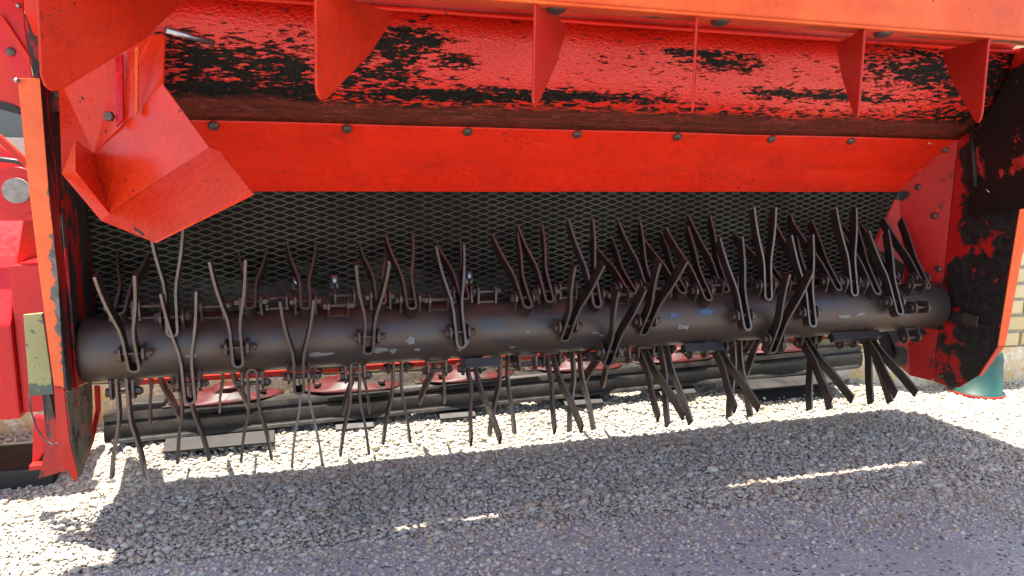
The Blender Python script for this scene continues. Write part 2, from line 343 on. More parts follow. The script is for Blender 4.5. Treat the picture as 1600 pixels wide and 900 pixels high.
def place_mesh(name, me, loc, nrm, parent, mat=None, spin=0):
    o = bpy.data.objects.new(name, me); C.objects.link(o)
    if mat and not me.materials: me.materials.append(mat)
    o.parent = parent; o.matrix_parent_inverse = world_loc(parent).inverted()
    q = Vector(nrm).to_track_quat('Z', 'Y').to_matrix().to_4x4() @ Matrix.Rotation(spin, 4, 'Z'); q.translation = loc; o.matrix_basis = q
    return o

# ------------------------------------------------------------ the mower
mower = bpy.data.objects.new('disc_mower_conditioner', None); C.objects.link(mower); mower.location = (1.3, .2, 0)
setw(mower, Matrix.Translation((1.3, .2, 0)))
tag(mower, 'red tractor mower with a tined conditioning rotor under its worn hood, standing on gravel', 'mower')
XL, XR = 0.0, 2.60
RZ, RT = .437, .079

# --- hood: lower panel, curved roof, covers, beam
SEAM = (0.0, .99); PB = (.150, .812)
panel = section('hood_panel', [PB, (.10, .885), (.006, .9835), (.0045, .9875)], .15, XR-.004, .004, M['panel'], mower, nx=30, wob=.0015)
roof = section('hood_roof', roofp, .12, XR-.0, .004, M['roof'], mower, nx=60, wob=.003)
rimb = tube('rim_bead', [(0.0, RIM[0]-.004, RIM[1]+.002), (XR-.0, RIM[0]-.004, RIM[1]+.002)], .0055, M['panel'], mower, 10)
# upper cover behind the rim (a slot is left where the sun falls through)
XH0, XH1 = -.03, 2.56; lz = 1.193; cz0 = RIM[1]+.028
section('outer_skin', [(.178, .82), (.155, .93), (.05, 1.07), (-.08, 1.18), (-.182, cz0)], XH0, 2.597, .004, M['red'], mower)
for a, b, g in ((-.12, .60, 0), (.60, .67, .014), (.67, .77, 0), (.77, .86, .010), (.86, 1.53, 0), (1.53, 1.66, .008), (1.66, 2.20, .015), (2.20, XR+.02, 0)):
    section('hood_cover', [(-.1825-g, cz0+.004), (-.28, cz0+.015), (-.473, lz+.03)], a, b-.0005, .004, M['red'], mower)
lz = 1.193
section('beam_lip', [(-.545, lz), (-.475, lz+.002), (-.473, lz+.03)], .02, 2.36, .004, M['lip'], mower, nx=40, wob=.002)
# box beam with a rounded lower edge
bp = [(-.552, lz+.40), (-.552, lz+.02), (-.5515, lz+.008), (-.549, lz+.001), (-.545, lz-.002)]
section('rear_beam', bp, .02, 2.36, .006, M['beam'], mower, nx=2)
tube('lip_bead', [(.02, -.553, lz+.001), (2.36, -.553, lz+.001)], .0035, M['beam'], mower, 8)
section('unseen_shade_flap', [(-.55, lz+.40), (-.70, lz+.43), (-.90, lz+.42)], .0, 2.36, .006, M['beam'], mower)  # unseen flap added above the view to shade the foreground

box('mesh_sun_blocker', (-.03, .146, .828), (XR-.04, .190, .85), M['red'], mower)  # hidden strip added to keep the sun off the mesh and canvas
# --- vanes under the beam
beta = R(30.4); u = Vector((math.sin(beta), math.cos(beta), 0))
prof = [(0, 1.191), (-.008, 1.02), (-.003, 1.007), (.008, 1.001), (.022, 1.003), (.04, 1.012), (.235, 1.122), (.335, 1.196), (.35, 1.215)]
for i, x in enumerate((.117, .548, .955, 1.303, 1.72, 2.072)):
    O = Vector((x, -.545, 0)); pts = [O+u*t+Vector((0, 0, z)) for t, z in prof]
    vn = plate('spreading_vane', pts, .004, M['vane_near'] if i < 2 else M['vane'], mower, .001, away=Vector((1, -.55, 0)))
    bm = bmesh.new(); E = [O+u*t+Vector((0, 0, z)) for t, z in prof[:7]]; tube_bm(bm, [e+Vector((.002, -.001, 0)) for e in E], .0028, 6)
    link('rolled_edge', finish(bm), M['vane_near'] if i < 2 else M['vane'], vn)
blip = dome_bolt_mesh(.021, .009)
for px, py in ((875, 13), (1135, 31), (1392, 48)):
    p = at(px, py, Y=-.53); place_mesh('beam_bolt', blip, Vector((p.x, -.508, lz+.001)), (0, -.25, -1), mower, M['bolt'])
dome = dome_bolt_mesh(.0135, .008)
for px, py in ((333, 203), (543, 207), (733, 209), (905, 213), (1063, 212), (1211, 214), (1337, 214)):
    p = at(px, py, Y=-.006); nr = Vector((0, -(SEAM[1]-PB[1]), -(PB[0]-SEAM[0]))).normalized()
    place_mesh('dome_bolt', dome, Vector((p.x, .012+random.uniform(-.002, .002), .975)), nr, panel, M['bolt'])
tube('release_rod', [at(258, 46, Y=-.42), at(334, 67, Y=-.36)], .006, M['rod'], mower, 10)

# --- right end panel (bent at the seam), flange and inner swath board
def er(px, py, X=XR): return at(px, py, X=X)
ez = lambda y, zz, X=XR: Vector((X, y, zz))
endp = plate('end_panel', [ez(-.245, .80), ez(-.265, 1.25), ez(-.0, 1.25), ez(-.0, .168), ez(-.07, .166), ez(-.105, .176), ez(-.17, .235), ez(-.225, .345)], .005, M['endr'], mower)
endq = plate('end_panel', [ez(.0015, 1.0), Vector((XR-.075, .152, .815)), Vector((XR-.165, .160, .62)), Vector((XR-.19, .165, .50)), Vector((XR-.06, .14, .22)), Vector((XR-.03, .07, .17)), ez(.0015, .168)], .005, M['endr'], mower)
plate('end_flange', [ez(-.2465, .80, XR+.0), ez(-.2265, .345, XR+.0), ez(-.2265, .345, XR+.03), ez(-.2465, .80, XR+.045), ez(-.255, .98, XR+.045), ez(-.255, .98, XR)], .004, M['beam'], mower)
plate('end_flange', [ez(-.2265, .343), ez(-.1715, .233), ez(-.1715, .233, XR+.014), ez(-.2265, .343, XR+.028)], .004, M['vane'], mower)
plate('panel_joint', [ez(-.02, .175, XR+.007), ez(.02, .175, XR+.007), ez(.02, 1.0, XR+.007), ez(-.02, 1.0, XR+.007)], .003, M['endr'], mower)
M['board'] = paint('board_black_worn', base=(.012, .008, .007), rough=.45, wear=.40, worncol=(.20, .012, .008), scale=7, dust=.0, spec=.3)
sb = plate('swath_board', [ez(-.092, .742, XR-.03), ez(-.245, .77, XR-.035), ez(-.30, .78, XR-.035), ez(-.34, 1.19, XR-.03), ez(-.19, 1.19, XR-.03), ez(-.15, 1.10, XR-.03), ez(-.115, 1.045, XR-.03), ez(-.085, .985, XR-.03)], .004, M['board'], mower)
tube('hinge_rod', [at(1517, 195, X=XR-.035), at(1524, 292, X=XR-.035)], .006, M['black'], mower, 8)
bb = dome_bolt_mesh(.011, .006)
for px, py in ((1470, 242), (1470, 337), (1472, 420), (1470, 588)):
    p = er(px, py, XR-.001); p.x = XR-.001; place_mesh('panel_bolt', bb, p if p.y < 0 else Vector((XR-.012-(p.y*.46), p.y, p.z)), (-1, 0, 0) if p.y < 0 else (-.9, -.4, 0), mower, M['bolt'])
for p in (Vector((XR-.05, .095, .83)), Vector((XR-.02, .03, .955))): place_mesh('panel_bolt', bb, p, (-.9, -.42, 0), mower, M['bolt'])
# strap across the end panel
plate('retaining_strap', [ez(.05, .428, XR-.02), ez(-.145, .425, XR-.012), ez(-.145, .398, XR-.012), ez(.05, .40, XR-.02)], .005, M['black'], mower)
plate('strap_clip', [ez(-.10, .432, XR-.018), ez(-.16, .428, XR-.018), ez(-.16, .394, XR-.018), ez(-.10, .397, XR-.018)], .005, M['steel'], mower)

# --- left side plate with its edge flange in sky-lit orange
lp = lambda y, zz, X=-.008: Vector((X, y, zz))
sidep = plate('side_plate', [lp(-.123, 1.07), lp(.20, 1.07), lp(.30, .80), lp(.30, .36), lp(.10, .335), lp(-.123, .37)], .005, M['endl'], mower, away=Vector((-1, 0, 0)))
fl = plate('side_flange', [at(27, 122, Y=-.125), at(62, 122, Y=-.125), at(76, 300, Y=-.125), at(91, 440, Y=-.125), at(100, 606, Y=-.125), at(84, 602, Y=-.125), at(60, 420, Y=-.125), at(42, 270, Y=-.125)], .004, M['post'], mower)
lower = plate('lower_guard', [lp(-.123, .368, -.010), lp(.095, .333, -.010), lp(.085, .27, -.010), lp(.045, .19, -.010), lp(-.055, .145, -.010), lp(-.085, .147, -.010), lp(-.115, .20, -.010)], .005, M['guard'], mower, away=Vector((-1, 0, 0)))
plate('guard_edge', [at(84, 604, Y=-.127), at(100, 608, Y=-.127), at(109, 690, Y=-.127), at(122, 742, Y=-.11), at(118, 755, Y=-.108), at(90, 714, Y=-.125)], .004, M['vane'], lower)
plate('guard_edge', [at(148, 602, Y=.10), at(157, 602, Y=.10), at(158, 640, Y=.09), at(147, 690, Y=.06), at(126, 742, Y=.0), at(132, 716, Y=.02), at(145, 672, Y=.055), at(150, 640, Y=.09)], .004, M['vane'], lower)
plate('wear_ridge', [at(97, 606, Y=-.11), at(118, 606, Y=-.06), at(130, 738, Y=-.05), at(118, 744, Y=-.10), at(108, 690, Y=-.115)], .003, M['guard'], lower)
tube('panel_fold', [(-.004, -.06, .36), (-.004, -.055, .80)], .004, M['endl'], sidep, 8)
# left outer parts
def prism(name, prof, x0, x1, mat, bevel=.004):
    bm = bmesh.new(); a = [bm.verts.new((x0, y, z)) for y, z in prof]; b = [bm.verts.new((x1, y, z)) for y, z in prof]; k = len(prof)
    bm.faces.new(a); bm.faces.new(b[::-1])
    for i in range(k): bm.faces.new((a[i], a[(i+1) % k], b[(i+1) % k], b[i]))
    return link(name, finish(bm, bevel), mat, mower)
hA, hB, hC = at(17, 507, Y=.18), at(28, 655, Y=.18), at(30, 400, Y=.28)
prism('drive_housing', [(.18, hB.z), (.18, hA.z), (.28, hC.z), (.40, .80), (.46, .80), (.46, hB.z)], -1.1, hA.x, M['gearbox'], .006)
box('drive_housing_side', (hA.x+.001, .2, hB.z+.01), (hA.x+.09, .44, .62), M['gearbox'], mower)
pl = plate('cover_plate', [at(36, 492, Y=-.09), at(66, 489, Y=-.09), at(84, 616, Y=-.09), at(46, 619, Y=-.09)], .01, M['plate'], mower)
tube('cable', [at(46, 616, Y=-.10), at(48, 640, Y=-.10), at(57, 668, Y=-.105), at(70, 688, Y=-.11), at(84, 696, Y=-.12), at(92, 690, Y=-.12)], .0018, M['hose'], mower, 6)
plate('outer_skid', [at(60, 560, Y=.0), at(74, 600, Y=.0), at(104, 735, Y=-.02), at(60, 748, Y=-.0), at(72, 690, Y=.0)], .02, M['endl'], mower)
plate('skid_bracket', [at(45, 728, Y=.02), at(68, 726, Y=.02), at(68, 733, Y=.02), at(45, 736, Y=.02)], .03, M['vane'], mower)
plate('lower_strut', [at(52, 650, Y=.05), at(78, 655, Y=.05), at(72, 700, Y=.05), at(50, 735, Y=.05)], .02, M['gearbox'], mower)
box('housing_shade_block', (-.9, .24, .0), (-.16, .48, .06), M['black'], mower, .01)  # black block standing in for the shade beneath the drive housing
pin = tube('pivot_hub', [at(25, 298, Y=.20), at(25, 298, Y=.20)+Vector((0, .05, 0))], .032, steel('cast_grey_cap', base=(.30, .28, .25), rust=(.22, .16, .12), metal=.2, rough=.5, scale=40), mower, 24)
tube('hub_ring', [at(25, 298, Y=.21), at(25, 298, Y=.21)+Vector((0, .05, 0))], .06, M['gearbox'], mower, 32)
plate('linkage_plate', [at(-40, 235, Y=.25), at(0, 228, Y=.25), at(46, 262, Y=.25), at(60, 345, Y=.25), at(-40, 345, Y=.25)], .02, M['gearbox'], mower)
plate('linkage_arm', [at(-40, 182, Y=.0), at(0, 212, Y=.0), at(44, 252, Y=.0), at(44, 266, Y=.0), at(0, 226, Y=.0), at(-40, 196, Y=.0)], .02, M['red'], mower)
tube('hydraulic_hose', [at(-30, 252, Y=.04), at(0, 249, Y=.03), at(25, 252, Y=.03), at(50, 262, Y=.03)], .006, M['hose'], mower, 10)
plate('upper_arm', [at(-40, 60, Y=-.05), at(0, 70, Y=-.05), at(48, 118, Y=-.05), at(48, 176, Y=-.05), at(20, 164, Y=-.05), at(-40, 148, Y=-.05)], .03, M['red'], mower)
plate('arm_shade_strip', [at(-40, 150, Y=-.055), at(14, 161, Y=-.055), at(36, 172, Y=-.055), at(30, 179, Y=-.055), at(-40, 160, Y=-.055)], .03, M['black'], mower)  # black strip stands in for the shade under the arm
plate('hood_side_plate', [at(-30, -40, Y=-.22), at(34, -40, Y=-.22), at(38, 40, Y=-.22), at(50, 121, Y=-.22), at(28, 120, Y=-.22), at(0, 78, Y=-.22), at(-30, 40, Y=-.22)], .006, M['gearbox'], mower)
plate('hood_side_rib', [at(-5, 22, Y=-.23), at(4, 24, Y=-.23), at(46, 88, Y=-.23), at(47, 100, Y=-.23), at(-5, 36, Y=-.23)], .006, M['red'], mower)
place_mesh('side_bolt', dome_bolt_mesh(.009, .004), at(17, 81, Y=-.221), (0, -1, 0), mower, M['bolt'])
place_mesh('side_bolt', dome_bolt_mesh(.005, .008), at(29, 9, Y=-.225), (0, -1, 0), mower, M['rod'])
place_mesh('side_bolt', dome_bolt_mesh(.006, .012), at(27, 126, Y=-.13), (0, -1, 0), mower, M['rod'])
plate('hood_side_back', [at(58, 170, Y=.1), at(110, 170, Y=.1), at(120, 296, Y=.1), at(70, 296, Y=.1)], .006, steel('dusty_primer_plate', base=(.07, .05, .025), rust=(.12, .06, .03), metal=.0, rough=.6), mower)
plate('corner_gusset', [at(30, 20, Y=-.05), at(120, 20, Y=-.05), at(110, 178, Y=-.05), at(64, 172, Y=-.05)], .01, M['endl'], mower)
place_mesh('gusset_bolt', dome_bolt_mesh(.010, .01, True), at(92, 148, Y=-.055), (0, -1, 0), mower, M['bolt'])

# --- folded deflector at the left of the hood: vertices (px, py, distance Y)
dv = {'a': (92, 120, -.14), 'b': (196, 60, -.16), 'c': (258, 55, -.20), 'd': (255, 132, -.26), 'e': (213, 178, -.22), 'f': (147, 240, -.24), 'g': (118, 220, -.27), 'h': (118, 267, -.30), 'i': (98, 272, -.18),
      'j': (160, 346, -.40), 'k': (172, 334, -.405), 'l': (207, 309, -.355), 'm': (328, 231, -.37), 'n': (345, 238, -.385), 'o': (396, 303, -.435), 'p': (242, 379, -.46), 'q': (254, 232, -.345), 'r': (190, 60, -.15), 's': (186, 200, -.20)}
dp = {k: at(x, y, Y=Y) for k, (x, y, Y) in dv.items()}
def onplane(k, a, b, c):
    x, y, _ = dv[k]; A, B_, C_ = dp[a], dp[b], dp[c]; n = (B_-A).cross(C_-A); d = R_*((x-800)/F)+U_*((450-y)/F)+W_
    dp[k] = CAM+d*((A-CAM).dot(n)/d.dot(n))
for k in 'qlf': onplane(k, 'e', 'd', 'm')
for k in 'knoj': onplane(k, 'l', 'm', 'p')
def folded(name, faces, thick, mat):
    bm = bmesh.new(); V = {}
    for f in faces:
        for k in f:
            if k not in V: V[k] = bm.verts.new(dp[k])
    for f in faces: bm.faces.new([V[k] for k in f])
    bmesh.ops.triangulate(bm, faces=bm.faces)
    bmesh.ops.recalc_face_normals(bm, faces=bm.faces)
    me = bpy.data.meshes.new('m'); bm.to_mesh(me); bm.free(); o = link(name, me, mat, mower)
    md = o.modifiers.new('solid', 'SOLIDIFY'); md.thickness = thick; md.offset = 0
    return o
df = folded('deflector_box', ['aberi'[0:1]+'bsfi' if 0 else 'absfi', 'bcdes', 'sef', 'feql', 'edmq', 'qml', 'fghk', 'flk', 'ihkj', 'gfih'[0:2]+'ih', 'kmnopj'], .004, M['deflector'])
hexb = dome_bolt_mesh(.011, .011, True)
place_mesh('deflector_bolt', hexb, at(172, 182, Y=-.21), (-.2, -1, 0), df, M['bolt'])
place_mesh('deflector_bolt', dome_bolt_mesh(.010, .004), at(311, 324, Y=-.437), (.1, -1, -.3), df, M['bolt'])
for c, w2 in (((343, 304, -.425), 7), ((217, 362, -.453), 8), ((129, 153, -.17), 2), ((165, 205, -.225), 1.5)):
    x, y, Y = c
    plate('slot', [at(x-w2, y-w2*.75-2, Y=Y), at(x+w2, y+w2*.45-1, Y=Y), at(x+w2, y+w2*.45+4, Y=Y), at(x-w2, y-w2*.75+2, Y=Y)], .002, M['hole'], df, 0)
plate('deflector_rib', [at(179, 90, Y=-.185), at(191, 84, Y=-.185), at(192, 185, Y=-.215), at(181, 198, Y=-.215)], .008, M['gearbox'], df)
plate('deflector_lit_edge', [at(210.5, 74, Y=-.235), at(216, 72, Y=-.235), at(215, 176, Y=-.245), at(210.5, 178, Y=-.245)], .012, M['beam'], df)  # orange strip stands in for a sunlit sliver on this edge

# --- expanded metal sheet behind the rotor
top = Vector((0, .155, .815)); bot = Vector((0, .178, .43)); H = (bot-top).length; dn = (bot-top)/H; nn = Vector((0, -dn.z, dn.y)).normalized()
if nn.y > 0: nn = -nn
vs, fs = [], []
px_, ph_ = .0545, .0086; nrow = int(H/ph_); x0, x1 = .0, XR-.07; nseg = int((x1-x0)/(px_/2))
for r_ in range(nrow):
    base = len(vs); amp = ph_*.5*.92
    for j in range(nseg+1):
        sgn = 1 if (j+r_) % 2 else -1
        for q in (-.11, .11):
            x = x0+(j+q)*px_/2; hh = (r_+.5)*ph_+sgn*amp
            sag = .006*math.sin(x*2.2)*hh/H
            P = top+dn*hh+nn*sag+Vector((x, 0, 0))
            fw = 1.35 if sgn > 0 else .42
            wv = (dn*.0013+nn*.0016)*fw; tv = dn*(-.0005)+nn*.0005
            for k in (wv+tv, wv-tv, -wv-tv, -wv+tv): vs.append(P+k)
    n = (nseg+1)*2
    for i in range(n-1):
        a = base+i*4; b = a+4
        for k in range(4): fs.append((a+k, a+(k+1) % 4, b+(k+1) % 4, b+k))
link('expanded_metal_sheet', mesh(vs, fs), M['mesh'], mower, kind='stuff')
# black canvas folded behind the sheet: hangs lower at both sides
bm = bmesh.new(); xs = [-.02+i*.05 for i in range(53)]; rows = []
def low_edge(x):
    k = math.exp(-((x-.80)/.42)**4)
    return .47+.0*k+.014*math.sin(x*9)+.010*math.sin(x*23+1)+.008*math.sin(x*51)
for x in xs:
    zl = .455; col_ = []
    for t in range(7):
        z = .85+(zl-.85)*t/6; y = .172+(.80-z)*.06+.003*math.sin(x*11+t)
        col_.append((bm.verts.new((x, y, z)), bm.verts.new((x, y+.004, z))))
    rows.append(col_)
for i in range(len(rows)-1):
    for t in range(6):
        for k in (0, 1):
            q = [rows[i][t][k], rows[i+1][t][k], rows[i+1][t+1][k], rows[i][t+1][k]]; bm.faces.new(q if k else q[::-1])
    bm.faces.new((rows[i][6][0], rows[i+1][6][0], rows[i+1][6][1], rows[i][6][1]))
link('canvas_curtain', finish(bm), M['canvas'], mower, smooth=True)

# --- rotor
def rotor_tube():
    bm = bmesh.new(); n = 48; rr = []
    xs = [XL+.004, XL+.012] + [XL+.05+i*.1 for i in range(25)] + [XR-.045, XR-.04]
    for j, x in enumerate(xs):
        r = RT*(.97 if j in (0, len(xs)-1) else 1)
        rr.append([bm.verts.new((x, math.cos(2*math.pi*k/n)*r, RZ+math.sin(2*math.pi*k/n)*r)) for k in range(n)])
    for i in range(len(rr)-1):
        for k in range(n): bm.faces.new((rr[i][k], rr[i][(k+1) % n], rr[i+1][(k+1) % n], rr[i+1][k]))
    bm.faces.new(rr[0]); bm.faces.new(rr[-1]); me = finish(bm)
    for p in me.polygons: p.use_smooth = len(p.vertices) == 4
    return link('rotor', me, M['steel'], mower)
rotor = rotor_tube()

def tine_mesh():
    hw = .0115; L = .235; zb = -.046
    left = [(-.040, L), (-.036, L-.04), (-.030, L-.08), (-.022, L-.118), (-.0145, L-.150), (-hw, .055), (-hw, .0), (-hw, zb+.012)]
    arc = [(-hw*math.cos(a), zb+.012-.012*math.sin(a)) for a in [math.pi*k/8 for k in range(1, 8)]]
    right = [(hw, zb+.012), (hw, .0), (hw, .055), (.0145, L-.150), (.021, L-.118), (.028, L-.08), (.033, L-.04), (.037, L+.002)]
    path = [Vector((x, 0, z)) for x, z in left+arc+right]; t = .0033; wv = .0155
    bm = bmesh.new(); rings = []
    for i, p in enumerate(path):
        d = (path[min(i+1, len(path)-1)]-path[max(i-1, 0)]).normalized(); n = Vector((d.z, 0, -d.x))
        w2 = wv*(1 if 0 < i < len(path)-1 else .96)
        dz = Vector((0, 0, .008)) if i in (0, len(path)-1) else Vector()
        rings.append([bm.verts.new(p+n*t+Vector((0, w2, 0))-dz), bm.verts.new(p+n*t-Vector((0, w2, 0))), bm.verts.new(p-n*t-Vector((0, w2, 0))), bm.verts.new(p-n*t+Vector((0, w2, 0))-dz)])
    for i in range(len(rings)-1):
        for k in range(4): bm.faces.new((rings[i][k], rings[i][(k+1) % 4], rings[i+1][(k+1) % 4], rings[i+1][k]))
    bm.faces.new(rings[0]); bm.faces.new(rings[-1][::-1]); me = finish(bm, .0006, 1); me.materials.append(M['tine']); me.materials.append(M['edge'])
    for p in me.polygons:
        if abs(p.normal.y) > .5: p.material_index = 1
    return me
def lug_mesh():
    bm = bmesh.new()
    for x in (-.0245, .0245):
        pr = [(-.020, -.030), (-.019, .004), (-.012, .016), (0, .019), (.012, .016), (.019, .004), (.020, -.030)]
        a = [bm.verts.new((x-.0032, y, z)) for y, z in pr]; b = [bm.verts.new((x+.0032, y, z)) for y, z in pr]; k = len(pr)
        bm.faces.new(a); bm.faces.new(b[::-1])
        for i in range(k): bm.faces.new((a[i], a[(i+1) % k], b[(i+1) % k], b[i]))
        # weld bead
        for y in (-1, 1): box_bm(bm, (x-.005, -.017, -.030), (x+.005, .017, -.0235))
    box_bm(bm, (-.0285, -.013, -.0285), (.0285, .013, -.0225))
    me = finish(bm, .0007, 1); me.materials.append(M['bolt']); return me
def pin_mesh():
    bm = bmesh.new()
    tube_bm(bm, [(-.036, 0, 0), (.036, 0, 0)], .0052, 10)
    tube_bm(bm, [(-.038, 0, 0), (-.0282, 0, 0)], .011, 6)
    tube_bm(bm, [(.0282, 0, 0), (.0385, 0, 0)], .0108, 6); tube_bm(bm, [(.0385, 0, 0), (.044, 0, 0), (.0455, 0, 0)], [.009, .006, .001], 10)
    me = bpy.data.meshes.new('m'); bmesh.ops.recalc_face_normals(bm, faces=bm.faces); bm.to_mesh(me); bm.free(); me.materials.append(M['bolt']); return me
TM, LM, PM = [tine_mesh() for _ in range(1)], lug_mesh(), pin_mesh()
# x along the rotor, angle of the pivot round the tube (0 = towards the camera, 90 = up), direction the prongs point
TINES = [(.128, 5, 60), (.212, 52, 95), (.240, -52, 84), (.357, 5, 74), (.497, -50, 66), (.670, 10, 60), (.904, 10, 117), (1.205, 10, 54), (1.304, 62, 122), (1.343, -38, 60), (1.443, 12, 54), (1.757, 12, 114), (1.873, 68, 102), (1.880, -32, 66), (1.985, 12, 108), (2.186, 68, 105), (2.305, 22, 114),
 (.785, 68, 142), (1.096, 60, 140), (1.169, 75, 136), (1.514, 112, 128), (1.648, 60, 135), (1.752, 100, 128), (2.46, 70, 130), (.520, 75, 150), (.388, 80, 154), (.935, 92, 148), (.096, 80, 152), (.71, 80, 150), (1.42, 80, 150), (1.58, 78, 146), (1.93, 84, 146), (2.12, 74, 134), (2.36, 84, 142), (2.25, 60, 128), (2.052, 100, 126),
 (.085, -78, 262), (.218, -98, 258), (.384, -75, 256), (.510, -96, 285), (.640, -78, 262), (.759, -108, 265), (.957, -80, 322), (1.068, -112, 268), (1.199, -95, 322), (1.292, -115, 285), (1.494, -92, 326), (1.575, -108, 300), (1.752, -100, 324), (1.835, -112, 285), (2.078, -100, 324), (2.118, -112, 290), (2.323, -100, 324), (2.345, -114, 292),
 (.135, -140, 236), (.311, -142, 232), (.661, -135, 240), (.892, -135, 236), (1.42, -140, 236), (1.95, -140, 236)]
RB = .107
for i, (x, ph, th) in enumerate(TINES):
    c, s_ = math.cos(R(ph)), math.sin(R(ph)); loc = Vector((x, -RB*c, RZ+RB*s_))
    th += random.uniform(-1.5, 1.5)
    for nm, me, ang in (('tine', TM[0], th), ('lug', LM, ph), ('pivot_bolt', PM, ph+40)):
        o = bpy.data.objects.new(nm, me); C.objects.link(o); o.parent = rotor; o.matrix_parent_inverse = world_loc(mower).inverted() if 0 else Matrix.Identity(4)
        q = Matrix.Rotation(R(90-ang), 4, 'X')
        if nm == 'tine': q = q @ Matrix.Rotation(R(random.uniform(-1.5, 1.5)), 4, 'Y')
        q.translation = loc; o.matrix_basis = q
for x, ph in ((.16, 78), (.30, 70), (.45, 96), (.60, 60), (.62, 98), (.86, 64), (1.0, 84), (1.24, 88), (1.38, 58), (1.50, 70), (1.70, 74), (1.82, 92), (1.98, 70), (2.08, 92), (2.28, 84), (2.42, 52), (.58, -118), (.86, -82), (1.12, -84), (1.40, -72), (1.65, -70), (1.93, -78), (2.2, -74), (2.43, -60), (2.4, 10)):
    c, s_ = math.cos(R(ph)), math.sin(R(ph)); q = Matrix.Rotation(R(90-ph), 4, 'X'); q.translation = (x, -RB*c, RZ+RB*s_)
    for nm, me in (('lug', LM), ('pivot_bolt', PM)):
        o = bpy.data.objects.new(nm, me); C.objects.link(o); o.parent = rotor; o.matrix_basis = q
# flat stop bars welded under the tube, paint chips, sticker remains
for x, l, ph in ((.98, .10, -62), (1.66, .13, -58), (2.2, .18, -50), (1.34, .08, -75)):
    c, s_ = math.cos(R(ph)), math.sin(R(ph)); q = Matrix.Translation((x, -.098*c, RZ+.098*s_)) @ Matrix.Rotation(R(90-ph), 4, 'X')
    bm = bmesh.new(); box_bm(bm, (-l/2, -.012, -.014), (l/2, .012, .012), q); link('stop_bar', finish(bm, .001), M['tine'], rotor)
def patch(name, x, ph, w, h, mat, seed, n=14):
    rr = random.Random(seed); bm = bmesh.new(); vs = []
    for k in range(n):
        a = 2*math.pi*k/n; f = rr.uniform(.55, 1.1); px = x+math.cos(a)*w*f; pp = R(ph)+math.sin(a)*h*f/RT; r = RT+.0009
        vs.append(bm.verts.new((px, -r*math.cos(pp), RZ+r*math.sin(pp))))
    cv = bm.verts.new((x, -(RT+.0011)*math.cos(R(ph)), RZ+(RT+.0011)*math.sin(R(ph))))
    for k in range(n): bm.faces.new((vs[k], vs[(k+1) % n], cv))
    link(name, finish(bm), mat, rotor)
for i, (x, ph, w, h) in enumerate(((.70, -18, .022, .010), (.735, -22, .012, .009), (.55, -20, .035, .008), (.78, -2, .015, .012), (.80, -22, .010, .006), (.93, -14, .010, .010), (.25, -8, .016, .006), (1.30, -8, .016, .005), (1.32, -14, .008, .004), (1.10, 2, .008, .005), (2.14, -3, .03, .006), (2.2, 0, .02, .006), (1.06, -30, .01, .004))):
    patch('paint_remnant', x, ph, w, h, M['primer'], i)
for i, (x, ph, w, h) in enumerate(((1.545, 20, .014, .010), (1.655, 24, .028, .009))): patch('blue_paint_remnant', x, ph, w, h, M['blue'], 40+i)
tx = bpy.data.curves.new('t', 'FONT'); tx.body = 'Duty'; tx.size = .017; tx.extrude = .0003; tx.offset = .0008
to = bpy.data.objects.new('t', tx); C.objects.link(to); bpy.context.view_layer.update()
tm = bpy.data.meshes.new_from_object(to); bpy.data.objects.remove(to)
for v in tm.vertices:
    a = R(-2)+(v.co.y-.01)/RT; r = RT+.0012+v.co.z; v.co = Vector((1.56+v.co.x, -r*math.cos(a), RZ+r*math.sin(a)))
link('sticker_lettering', tm, M['sticker'], rotor)

# --- cutter bar, discs, skids, rail
bar = section('cutter_bar', [(.335, .082), (.331, .095), (.332, .128), (.345, .142), (.388, .146)], -.05, XR+.0, .02, M['bar'], mower, nx=2)
section('cutter_bar_lip', [(.318, .082), (.322, .09), (.333, .092)], -.03, XR-.02, .006, M['bar'], bar)
box('cutter_bar_bed', (-.05, .36, .07), (XR, .39, .125), M['black'], mower, .006)
section('front_rail', [(.45, .216), (.45, .232)], -.05, XR, .02, M['vane'], mower)
def disc_mesh():
    bm = bmesh.new(); n = 40
    prof = [(1.0, -.004), (1.0, .0), (.86, .006), (.62, .018), (.5, .026), (.30, .030), (.26, .040), (.14, .043)]
    rings = []
    for a, h in prof:
        ring = []
        for k in range(n):
            t = 2*math.pi*k/n; ex = .158*(1+.06*math.cos(4*t)); ey = .085*(1+.10*math.cos(2*t))
            rx = a*ex if a > .3 else a*.16; ry = a*ey if a > .3 else a*.16
            ring.append(bm.verts.new((rx*math.cos(t), ry*math.sin(t), h+.004*math.sin(3*t)*(a > .4 and a < .9))))
        rings.append(ring)
    for i in range(len(rings)-1):
        for k in range(n): bm.faces.new((rings[i][k], rings[i][(k+1) % n], rings[i+1][(k+1) % n], rings[i+1][k]))
    bm.faces.new(rings[-1]); bm.faces.new(rings[0][::-1]); me = finish(bm); me.materials.append(M['disc'])
    for p in me.polygons: p.use_smooth = True
    return me
DM = disc_mesh(); DBM = dome_bolt_mesh(.012, .010, True); DBM.materials.append(M['bolt'])
bl = bmesh.new(); box_bm(bl, (-.0, -.022, -.008), (.075, .022, -.004)); BLM = finish(bl, .001); BLM.materials.append(M['bolt'])
